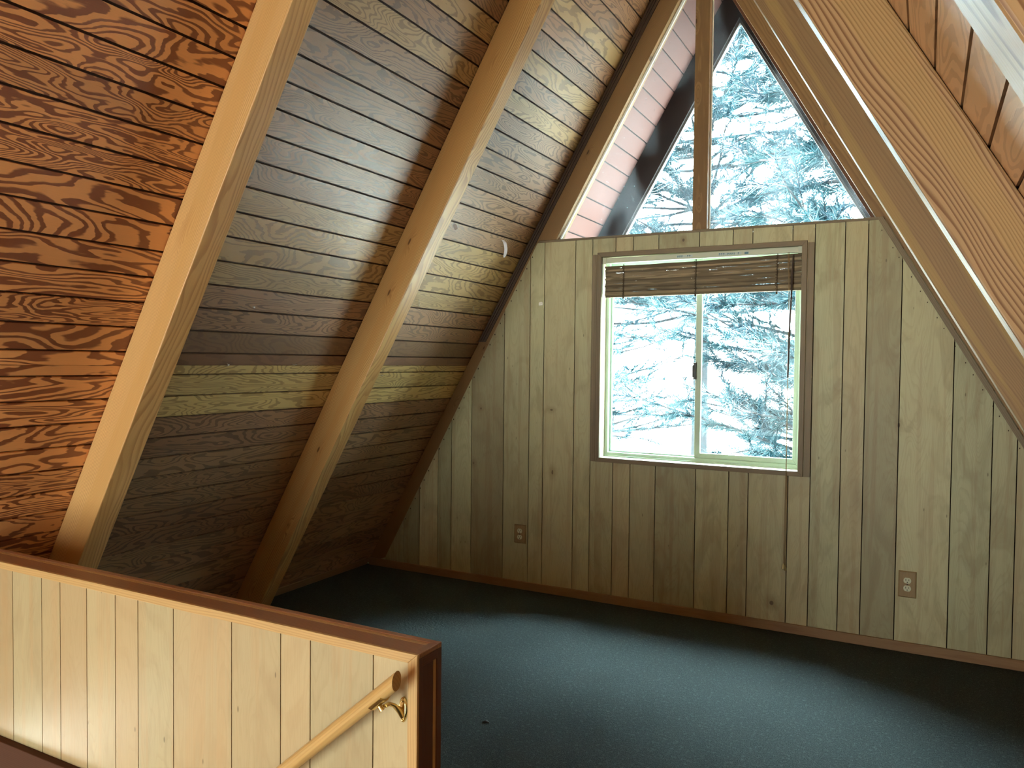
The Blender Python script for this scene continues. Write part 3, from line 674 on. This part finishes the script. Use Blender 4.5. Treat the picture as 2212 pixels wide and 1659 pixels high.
# ------------------------------------------------------------------ outlets
def outlet(cx, cz, label, hgt):
    o = empty('wall_outlet', (cx, YW - 0.006, cz), label, 'outlet')
    mb = MB(); w2, h2 = 0.040, hgt / 2; y1 = YW - 0.0061
    # bevelled plate
    a = [(-w2, -h2), (w2, -h2), (w2, h2), (-w2, h2)]
    v = [(cx + x, y1, cz + z) for x, z in a] + [(cx + x, y1 - 0.003, cz + z) for x, z in a] + [(cx + x * 0.86, y1 - 0.007, cz + z * 0.92) for x, z in a]
    fs = [(0, 1, 2, 3)] + [(i, i + 4, (i + 1) % 4 + 4, (i + 1) % 4) for i in range(4)] + [(i + 4, i + 8, (i + 1) % 4 + 8, (i + 1) % 4 + 4) for i in range(4)] + [(8, 11, 10, 9)]
    mb.poly(v, fs, (Vector((0, 0, 1)), Vector((1, 0, 0)), Vector((0, 1, 0))), Vector((cx, 0, cz)), r=.4)
    p = mb.build('wall_plate', M['plate']); under(o, p)
    for s in (1, -1):
        zc = cz + s * 0.0192; mb = MB(); n = 28; ring_ = []
        for j in range(n):
            th = 2 * math.pi * j / n; x = 0.0172 * math.cos(th); z = 0.0172 * math.sin(th); z = max(-0.0142, min(0.0142, z)); ring_.append((x, z))
        v = [(cx + x, y1 - 0.0065, zc + z) for x, z in ring_] + [(cx + x * 0.96, y1 - 0.0095, zc + z * 0.96) for x, z in ring_]
        fs = [(j, j + n, (j + 1) % n + n, (j + 1) % n) for j in range(n)] + [tuple(range(n)), tuple(range(2 * n - 1, n - 1, -1))]
        mb.poly(v, fs); f = mb.build('receptacle', M['almond']); under(o, f)
        mb = MB(); yy = y1 - 0.0096
        mb.box(cx - .0078, cx - .0052, yy - .0004, yy + .0003, zc - .001, zc + .0085); mb.box(cx + .0052, cx + .0076, yy - .0004, yy + .0003, zc - .000, zc + .0075)
        mb.tube([(cx, yy + .0003, zc - .0072), (cx, yy - .0004, zc - .0072)], 0.0027, 12)
        sl_ = mb.build('slot', M['slot']); sl_.parent = f; sl_.matrix_parent_inverse = Matrix.Identity(4)
    mb = MB(); mb.tube([(cx, y1 - .006, cz), (cx, y1 - .0085, cz)], 0.0035, 12); sc = mb.build('screw', M['wand']); under(o, sc)
outlet(-1.086, 0.342, 'almond duplex outlet in a brown plate low on the gable wall, left of the window', 0.115)
outlet(1.055, 0.335, 'almond duplex outlet in a wood grained plate, low on the gable wall at right', 0.130)
# little adhesive hook on the panelling
mb = MB(); mb.prism([(-0.974, 1.750), (-0.948, 1.751), (-0.947, 1.768), (-0.955, 1.7715), (-0.968, 1.771), (-0.9745, 1.764)], YW - 0.0115, YW - 0.0061, (0, 1)); mb.box(-0.966, -0.956, YW - .019, YW - .011, 1.757, 1.763)
mb.build('wall_hook', M['pin'], label='small white adhesive hook high on the panelling left of the blind', cat='hook', bevel=0.001)

# ------------------------------------------------------------------ half wall at the stairs
HG = [-1.85, -1.66, -1.512, -1.354, -1.258, -1.126, -0.991, -0.889, -0.738, -0.509, -0.333, -0.233, -0.036, 0.093]
hw = empty('wall_stair', (-0.8, 1.52, 0), None, None, kind='structure')
xl = -(DECK - HTOP) / S3
def lx(z): return -(DECK - 0.002 - z) / S3
mb = MB(); mb.prism([(lx(-0.25), -0.25), (HX1 - 0.008, -0.25), (HX1 - 0.008, HTOP - 0.008), (lx(HTOP - 0.008), HTOP - 0.008)], HW0 + 0.010, HW1 - 0.008, (1, 0))
c = mb.build('wall_core', M['trim_brown']); under(hw, c)
mb = MB()
for a, b in zip(HG[:-1], HG[1:]):
    a += .0016; b -= .0016
    mb.prism([(max(a, lx(0.143)), 0.143), (b, 0.143), (b, HTOP - 0.014), (max(a, lx(HTOP - .014)), HTOP - 0.014)], HW0 + 0.0035, HW0 + 0.0095, (0, 1), org=Vector(((a + b) / 2, 0, 0)))
mb.box(-1.86, 0.093, HW0 + .0096, HW0 + .0101, -0.2, 0.71, mi=1)
c = mb.build('front_panelling', None, mats=[M['panel_half'], M['groove']]); under(hw, c)
TW = 0.023
mb = MB(); mb.prism([(lx(HTOP - TW), HTOP - TW), (HX1 - TW - .004, HTOP - TW), (HX1, HTOP), (lx(HTOP), HTOP)], HW0 - 0.003, HW0 + 0.006, (1, 0), r=.2)
mb.prism([(HX1 - TW - .004, -0.2), (HX1, -0.2), (HX1, HTOP), (HX1 - TW - .004, HTOP - TW)], HW0 - 0.003, HW0 + 0.006, (0, 1), r=.6)
c = mb.build('front_trim', M['trim_light'], bevel=0.0012); under(hw, c)
c['label'] = 'light oak mitred edge trim'
mb = MB()   # cap: sunk centre board between two raised edges
zt = HTOP
mb.box(xl, HX1 - 0.012, HW0 + 0.026, HW1 - 0.030, zt - 0.010, zt - 0.004, 'x', r=.3)
c = mb.build('cap_board', M['trim_brown']); under(hw, c)
mb = MB()
mb.box(xl, HX1 - .0005, HW0 + 0.0062, HW0 + 0.0255, zt - 0.012, zt - 0.0005, 'x', r=.5); mb.box(xl, HX1 - .0005, HW1 - 0.018, HW1, zt - 0.012, zt - 0.0005, 'x', r=.9)
mb.box(HX1 - 0.022, HX1 - .0005, HW0 + 0.0256, HW1 - 0.0181, zt - 0.012, zt - 0.0006, 'y', r=.1)
c = mb.build('cap_edge', M['trim_brown'], bevel=0.001); under(hw, c)
mb = MB(); mb.box(xl, HX1 - 0.0225, HW1 - 0.0295, HW1 - 0.0185, zt - 0.010, zt - 0.0035, 'x', r=.5)
c = mb.build('cap_fillet', M['trim_light']); c['label'] = 'thin light wood strip along the cap'; under(hw, c)
mb = MB()   # end face
mb.box(HX1 - 0.0079, HX1 - 0.0045, HW0 + 0.022, HW1 - 0.030, -0.2, zt - 0.03, 'z', r=.2)
c = mb.build('end_board', M['trim_dark']); under(hw, c)
mb = MB()
mb.box(HX1 - 0.012, HX1, HW0 + 0.0063, HW0 + 0.0215, -0.2, zt - 0.0125, 'z', r=.5); mb.box(HX1 - 0.012, HX1, HW1 - 0.019, HW1, -0.2, zt - 0.0125, 'z', r=.8); mb.box(HX1 - 0.012, HX1, HW0 + 0.0216, HW1 - .0191, zt - 0.034, zt - 0.0126, 'y', r=.7)
c = mb.build('end_edge', M['trim_dark'], bevel=0.001); under(hw, c)
mb = MB(); mb.box(HX1 - 0.008, HX1 - 0.0035, HW1 - 0.0295, HW1 - 0.0195, -0.2, zt - 0.0345, 'z')
c = mb.build('end_fillet', M['trim_light']); c['label'] = 'thin light wood strip down the end'; under(hw, c)
mb = MB(); mb.prism([(lx(-0.25), -0.25), (HX1 - .03, -0.25), (HX1 - .03, 0.143), (lx(0.143), 0.143)], HW0 - 0.022, HW0 + 0.0034, (1, 0), r=.3)
c = mb.build('skirt_board', M['skirt'], bevel=0.002); under(hw, c)

# handrail and bracket
D = Vector((1, 0, 0.862)).normalized(); RY = HW0 - 0.064
e1 = Vector((0.082, RY, 0.690)); e0 = e1 - D * 2.3
hrl = empty('handrail', (0.05, HW0 - 0.003, 0.60), 'round light wood handrail sloping down along the stair half wall', 'handrail')
mb = MB(); mb.tube([e0, e1 - D * 0.4, e1], 0.0172, 28, endcut=(e1, Vector((1, 0, 0))), r=.4); c = mb.build('rail', M['rail'], smooth=True); under(hrl, c)
def flat_sweep(mb, pts, wx, th, nrm=None):
    """a flat bar swept through points; wx half widths, th half thickness"""
    P = [Vector(p) for p in pts]; n = len(P); vs = []
    for i, p in enumerate(P):
        t = (P[min(i + 1, n - 1)] - P[max(i - 1, 0)]).normalized(); a = Vector((1, 0, 0)); b = t.cross(a).normalized(); seg = 12
        for j in range(seg):
            th_ = 2 * math.pi * j / seg; vs.append(p + a * wx[i] * math.cos(th_) + b * th[i] * math.sin(th_))
    fs = [(i * 12 + j, i * 12 + (j + 1) % 12, (i + 1) * 12 + (j + 1) % 12, (i + 1) * 12 + j) for i in range(n - 1) for j in range(12)] + [tuple(range(12))[::-1], tuple((n - 1) * 12 + j for j in range(12))]
    mb.poly(vs, fs)
def bracket(px, pz, lab):
    PX, PZ = px, pz; o = empty('rail_bracket', (PX, HW0, PZ), None, None); o.parent = hrl; o.matrix_parent_inverse = Matrix.Translation(-hrl.location)
    o['label'] = lab
    mb = MB(); out = []; n = 26       # teardrop wall plate
    for j in range(n):
        th = 2 * math.pi * j / n; z = 0.030 * math.sin(th); w_ = 0.0125 * math.cos(th) * (1.0 if z > 0 else max(0.50, 1 + z * 16)); out.append((PX + w_, PZ + z))
    yb_, yf_ = HW0 + 0.0035, HW0 - 0.001
    v = [(x, yb_, z) for x, z in out] + [(x, yf_, z) for x, z in out] + [(PX + (x - PX) * .75, yf_ - .0025, PZ + (z - PZ) * .9) for x, z in out]
    fs = [tuple(range(n))] + [(j, j + n, (j + 1) % n + n, (j + 1) % n) for j in range(n)] + [(j + n, j + 2 * n, (j + 1) % n + 2 * n, (j + 1) % n + n) for j in range(n)] + [tuple(range(3 * n - 1, 2 * n - 1, -1))]
    mb.poly(v, fs); a = mb.build('wall_plate', M['brass'], smooth=True)
    mb = MB(); top = Vector((PX - 0.008, RY + 0.004, PZ + 0.030))
    flat_sweep(mb, [(PX, HW0 - .001, PZ - .012), (PX - .001, HW0 - .014, PZ + .004), (PX - .003, HW0 - .032, PZ + .022), (PX - .006, RY + .016, PZ + 0.031), top], [.006, .0062, .0058, .0060, .0065], [.010, .008, .0050, .0045, .004])
    mb.poly(*_sph(Vector((PX, HW0 - 0.0035, PZ + 0.022)), 0.0032)); mb.poly(*_sph(Vector((PX, HW0 - 0.0035, PZ - 0.024)), 0.0032))
    b = mb.build('bracket_arm', M['brass'], smooth=True)
    mb = MB(); c0 = top + Vector((-.006, -.004, .002))
    # saddle: a curved clip under the rail, along it
    A = D; B = Vector((0, 1, 0)); C_ = A.cross(B).normalized(); 
    if C_.z < 0: C_ = -C_
    axisp = e1 + D * ((c0 - e1).dot(D)); vs = []; ns = 9
    for u_ in (-.022, .022):
        for q in range(ns):
            th = math.radians(-62 + 124 * q / (ns - 1))
            for rr in (0.0174, 0.0206): vs.append(axisp + A * u_ + (B * math.sin(th) - C_ * math.cos(th)) * rr)
    fs = []
    for q in range(ns - 1):
        a0 = q * 2; b0 = ns * 2 + q * 2
        fs += [(a0, a0 + 2, b0 + 2, b0), (a0 + 1, b0 + 1, b0 + 3, a0 + 3), (a0, a0 + 1, a0 + 3, a0 + 2), (b0, b0 + 2, b0 + 3, b0 + 1)]
    fs += [(0, ns * 2, ns * 2 + 1, 1), (ns * 2 - 2, ns * 2 - 1, ns * 4 - 1, ns * 4 - 2)]
    mb.poly(vs, fs); mb.tube([axisp - C_ * .020 - A * .006, axisp - C_ * .032 - A * .006], 0.0065, 10)
    s = mb.build('saddle', M['brass'], smooth=True)
    for q in (a, b, s): q.parent = o; q.matrix_parent_inverse = Matrix.Translation(-o.location)
    # move the empty's own offset: it sits at its world place already
def _sph(c, r_, n=8, m_=6):
    vs = [c + Vector((r_ * math.sin(math.pi * i / m_) * math.cos(2 * math.pi * j / n), r_ * math.sin(math.pi * i / m_) * math.sin(2 * math.pi * j / n), r_ * math.cos(math.pi * i / m_))) for i in range(m_ + 1) for j in range(n)]
    return vs, [(i * n + j, (i + 1) * n + j, (i + 1) * n + (j + 1) % n, i * n + (j + 1) % n) for i in range(m_) for j in range(n)]
bracket(0.055, 0.594, 'brass handrail bracket')

# ------------------------------------------------------------------ small things stuck in the left slope
def on_deck(y, z, off=0.0):
    """point on the left sheathing, lifted off it into the room"""
    return Vector((-(DECK - z) / S3 + off * S3 / 2, y, z - off * 0.5))
NI = Vector((S3 / 2, 0, -0.5))
def headed_pin(y, z, label, mat, rad=0.0042, ln=0.010, bend=(0, 0, 0), group=None):
    p = on_deck(y, z); q = p + NI * ln + Vector(bend); mb = MB(); mb.tube([p - NI * .002, q], 0.0012, 6); mb.tube([q, q + (q - p).normalized() * 0.0016], rad, 12)
    mb.build('push_pin', mat, label=label, cat='pin', smooth=True)
headed_pin(2.345, 1.625, 'white headed pin in a brown board between the first two left rafters, upper one', M['pin'])
headed_pin(2.335, 1.387, 'white headed pin beside the first rafter, just above the pale boards', M['pin'])
mb = MB(); p = on_deck(2.716, 1.386); mb.tube([p - NI * .002, p + NI * .010 + Vector((0, .004, 0)), p + NI * .014 + Vector((.004, 0.016, .006))], 0.0018, 6)
mb.build('bent_nail', M['nail'], label='bent nail left in the dark board above the pale boards', cat='nail', smooth=True)
mb = MB(); p = on_deck(3.427, 1.327); mb.tube([p - NI * .002, p + NI * .008, p + NI * .010 + Vector((0, .012, .004))], 0.0019, 6)
mb.build('bent_nail', M['nail'], label='small bent nail in a pale board right of the middle rafter', cat='nail', smooth=True)
mb = MB(); p = on_deck(3.442, 1.732); mb.tube([p - NI * .002, p + NI * .006, p + NI * .010 + Vector((0, -.004, -.018)), p + NI * .008 + Vector((0, .002, -.030))], 0.0016, 6)
mb.build('wire_hook', M['nail'], label='thin wire hook beside the middle rafter edge', cat='hook', smooth=True)
mb = MB(); p = on_deck(4.007, 1.735); mb.tube([p - NI * .002, p + NI * .006, p + NI * .009 + Vector((0, -.003, -.020)), p + NI * .006 + Vector((0, 0.003, -.038)), p + NI * .010 + Vector((0, -.004, -.045))], 0.0016, 6)
mb.build('wire_hook', M['nail'], label='curly wire hook hanging near the gable rafter', cat='hook', smooth=True)
def strip_mesh(pts, w, th=0.0006):
    mb = MB(); vs = []
    for i, p in enumerate(pts):
        p = Vector(p); a = Vector((0.5, .86, 0)); 
        for s_ in (-1, 1):
            for t_ in (0, 1): vs.append(p + a * s_ * w[i] + NI * t_ * th)
    n = len(pts); fs = []
    for i in range(n - 1):
        b = i * 4; fs += [(b, b + 4, b + 6, b + 2), (b + 1, b + 3, b + 7, b + 5), (b, b + 1, b + 5, b + 4), (b + 2, b + 6, b + 7, b + 3)]
    fs += [(0, 2, 3, 1), (4 * n - 4, 4 * n - 3, 4 * n - 1, 4 * n - 2)]
    mb.poly(vs, fs); return mb
p = on_deck(3.97, 2.110); L_ = [p + NI * 0.001]
for i in range(1, 9): L_.append(p + Vector((0.004 + 0.016 * math.sin(i * .34), -0.004 * i * .3, -0.0125 * i)) + NI * 0.006)
strip_mesh(L_, [0.009, .011, .011, .0105, .0105, .010, .010, .009, .004]).build('tape_strip', M['tape'], label='curled strip of white tape hanging from the left roof boards', cat='tape')
p = on_deck(3.445, 2.118); L_ = [p + NI * 0.001, p + NI * .004 + Vector((0, 0, -.008)), p + NI * .006 + Vector((0, .002, -.020)), p + NI * .004 + Vector((0, 0, -.030))]
strip_mesh(L_, [0.006, .012, .011, .003]).build('tape_strip', M['tape'], label='small torn scrap of tape beside the bright rafter edge', cat='tape')
# crumb on the carpet
mb = MB(); mb.tube([(-0.382, 2.60, 0.004), (-0.370, 2.607, 0.007), (-0.355, 2.610, 0.003)], [0.003, 0.006, 0.002], 8)
mb.build('debris_crumb', M['black'], label='tiny black crumb lying on the dark carpet', cat='debris', smooth=True)

# ------------------------------------------------------------------ outside
for side, lab in ((-1, 'dark weathered barge rafter at the outer end of the left eave'), (1, 'dark barge rafter at the outer end of the right eave')):
    rafter(side, YO, YO + 0.05, 3.640, S3, M['barge'], 'barge_rafter', lab, 'rafter', zlo=-0.4, da=DECK + .06, bevel=0)
    mb = MB(); xo = (3.640 - (-0.4)) / S3
    pl = [(side * xo, -0.4), (0, 3.640), (0, 3.612), (side * (xo - 0.0161), -0.4)]
    mb.prism(pl if side > 0 else pl[::-1], YO + 0.02, YO + 0.06, (1, 1)); mb.build('barge_lit_strip', M['barge_lit'], label='thin grey strip painted as the lit underside of the %s barge rafter' % ('left' if side < 0 else 'right'), cat='trim')
mb = MB(); N_ = 24
vs = []; 
for i in range(N_ + 1):
    for j in range(N_ + 1):
        x = -45 + 90 * i / N_; y = YW + 0.6 + 70 * j / N_
        z = -3.2 + 0.10 * max(0, y - 14) + 1.2 * mnoise.noise(Vector((x * .09, y * .09, 0)))
        vs.append((x, y, z))
fs = [(i * (N_ + 1) + j, (i + 1) * (N_ + 1) + j, (i + 1) * (N_ + 1) + j + 1, i * (N_ + 1) + j + 1) for i in range(N_) for j in range(N_)]
mb.poly(vs, fs); mb.build('ground', M['ground'], kind='structure', smooth=False)

def pine(bx, by, h, dens, label, seed, rr=2.4, zmin=0.2, tuft=0.17, nn=34, bare=0.25):
    rnd = random.Random(seed); zb = -3.3
    root = empty('pine_tree', (bx, by, zb), label, 'tree', group='pines outside the gable')
    tr = MB(); lean = (rnd.uniform(-.3, .3), rnd.uniform(-.3, .3))
    def tp(t): return Vector((bx + lean[0] * t, by + lean[1] * t, zb + h * t))
    tr.tube([tp(i / 8.0) for i in range(9)], [0.17 * (1 - i / 8.6) + .015 for i in range(9)], 9)
    br = MB(); fo = MB()
    nv = []; nf = []; nr = []
    def needles(c, ax):
        up = Vector((rnd.uniform(-1, 1), rnd.uniform(-1, 1), rnd.uniform(-1, 1))); a = ax.cross(up).normalized(); b = ax.cross(a); rt = rnd.random()
        for q in range(nn):
            th = rnd.uniform(0, 6.283); el = rnd.uniform(0.25, 1.2); L = tuft * rnd.uniform(.6, 1.0)
            d = (ax * math.cos(el) + (a * math.cos(th) + b * math.sin(th)) * math.sin(el)).normalized()
            s = c - ax * rnd.uniform(-.02, .16); e = s + d * L + Vector((0, 0, -.012)); wv = d.cross(Vector((rnd.uniform(-1, 1), rnd.uniform(-1, 1), rnd.uniform(-1, 1)))).normalized() * 0.0042
            k0 = len(nv); nv.extend([s - wv, s + wv, e]); nf.append((k0, k0 + 1, k0 + 2)); nr.append(min(1, max(0, rt * .7 + rnd.random() * .4)))
    nb = int(h * dens)
    for i in range(nb):
        t0 = max(0.05, (zmin - zb) / h); t = t0 + (0.98 - t0) * rnd.random() ** 1.45; p0 = tp(t); an = rnd.uniform(0, 6.283); L = rr * (1 - t * .72) * rnd.uniform(.6, 1.05)
        dv = Vector((math.cos(an), math.sin(an), rnd.uniform(-.15, .25))); pts = [p0]; cur = p0.copy(); dd = dv.normalized()
        for q in range(6):
            dd = (dd + Vector((rnd.uniform(-.18, .18), rnd.uniform(-.18, .18), rnd.uniform(-.10, .14)))).normalized(); cur = cur + dd * L / 6; pts.append(cur.copy())
        br.tube(pts, [0.026 * (1 - j / 7.0) + .003 for j in range(7)], 5)
        for q in range(2, 7):
            for s in range(rnd.choice((1, 2, 2, 3))):
                sd = (dd + Vector((rnd.uniform(-1, 1), rnd.uniform(-1, 1), rnd.uniform(-.35, .7)))).normalized(); sl_ = rnd.uniform(.15, .5); e = pts[q] + sd * sl_; mid = pts[q] + sd * sl_ * .5 + Vector((0, 0, rnd.uniform(-.03, .03)))
                br.tube([pts[q], mid, e], [0.006, .0045, .003], 4)
                if rnd.random() > bare:
                    needles(e, sd); 
                    if rnd.random() < .8: needles(mid + sd * .04, sd)
                    if rnd.random() < .5: needles(pts[q], (dd + sd * .3).normalized())
    fo.v = nv; fo.f = nf; fo.r = nr; fo.wc = [(0, 0, 0)] * len(nv); fo.h = [0] * len(nf); fo.mi = [0] * len(nf)
    under(root, tr.build('trunk', M['bark']), br.build('branches', M['bark']), fo.build('needles', M['needles']))
pine(1.0, 8.6, 9.4, 26.0, 'dense blue green pine close outside, filling the right panes', 11, rr=3.6, tuft=0.19, nn=52, bare=0.03)
pine(-4.1, 10.5, 9.0, 16.0, 'sparser pine with bare twigs seen through the left half of the slider', 23, rr=3.6, tuft=0.19, nn=44, bare=0.3)
pine(-2.13, 12.6, 11.6, 16.0, 'tall pine further back behind the post of the triangle windows', 37, rr=3.8, zmin=2.2, tuft=0.23, nn=44, bare=0.08)
pine(1.8, 13.5, 11.6, 14.0, 'pine standing furthest back to the right outside', 53, rr=3.4, tuft=0.23, nn=40, bare=0.12)
pine(5.4, 8.4, 9.6, 18.0, 'unseen pine added beyond the right eave for its shade', 71, rr=3.4, zmin=1.8, tuft=0.24, nn=40, bare=0.05)  # this pine and the next are unseen, added to shade the lower left boards
pine(7.6, 12.8, 10.5, 12.0, 'unseen pine added far beyond the right eave for its shade', 83, rr=3.6, zmin=1.8, tuft=0.26, nn=36, bare=0.1)
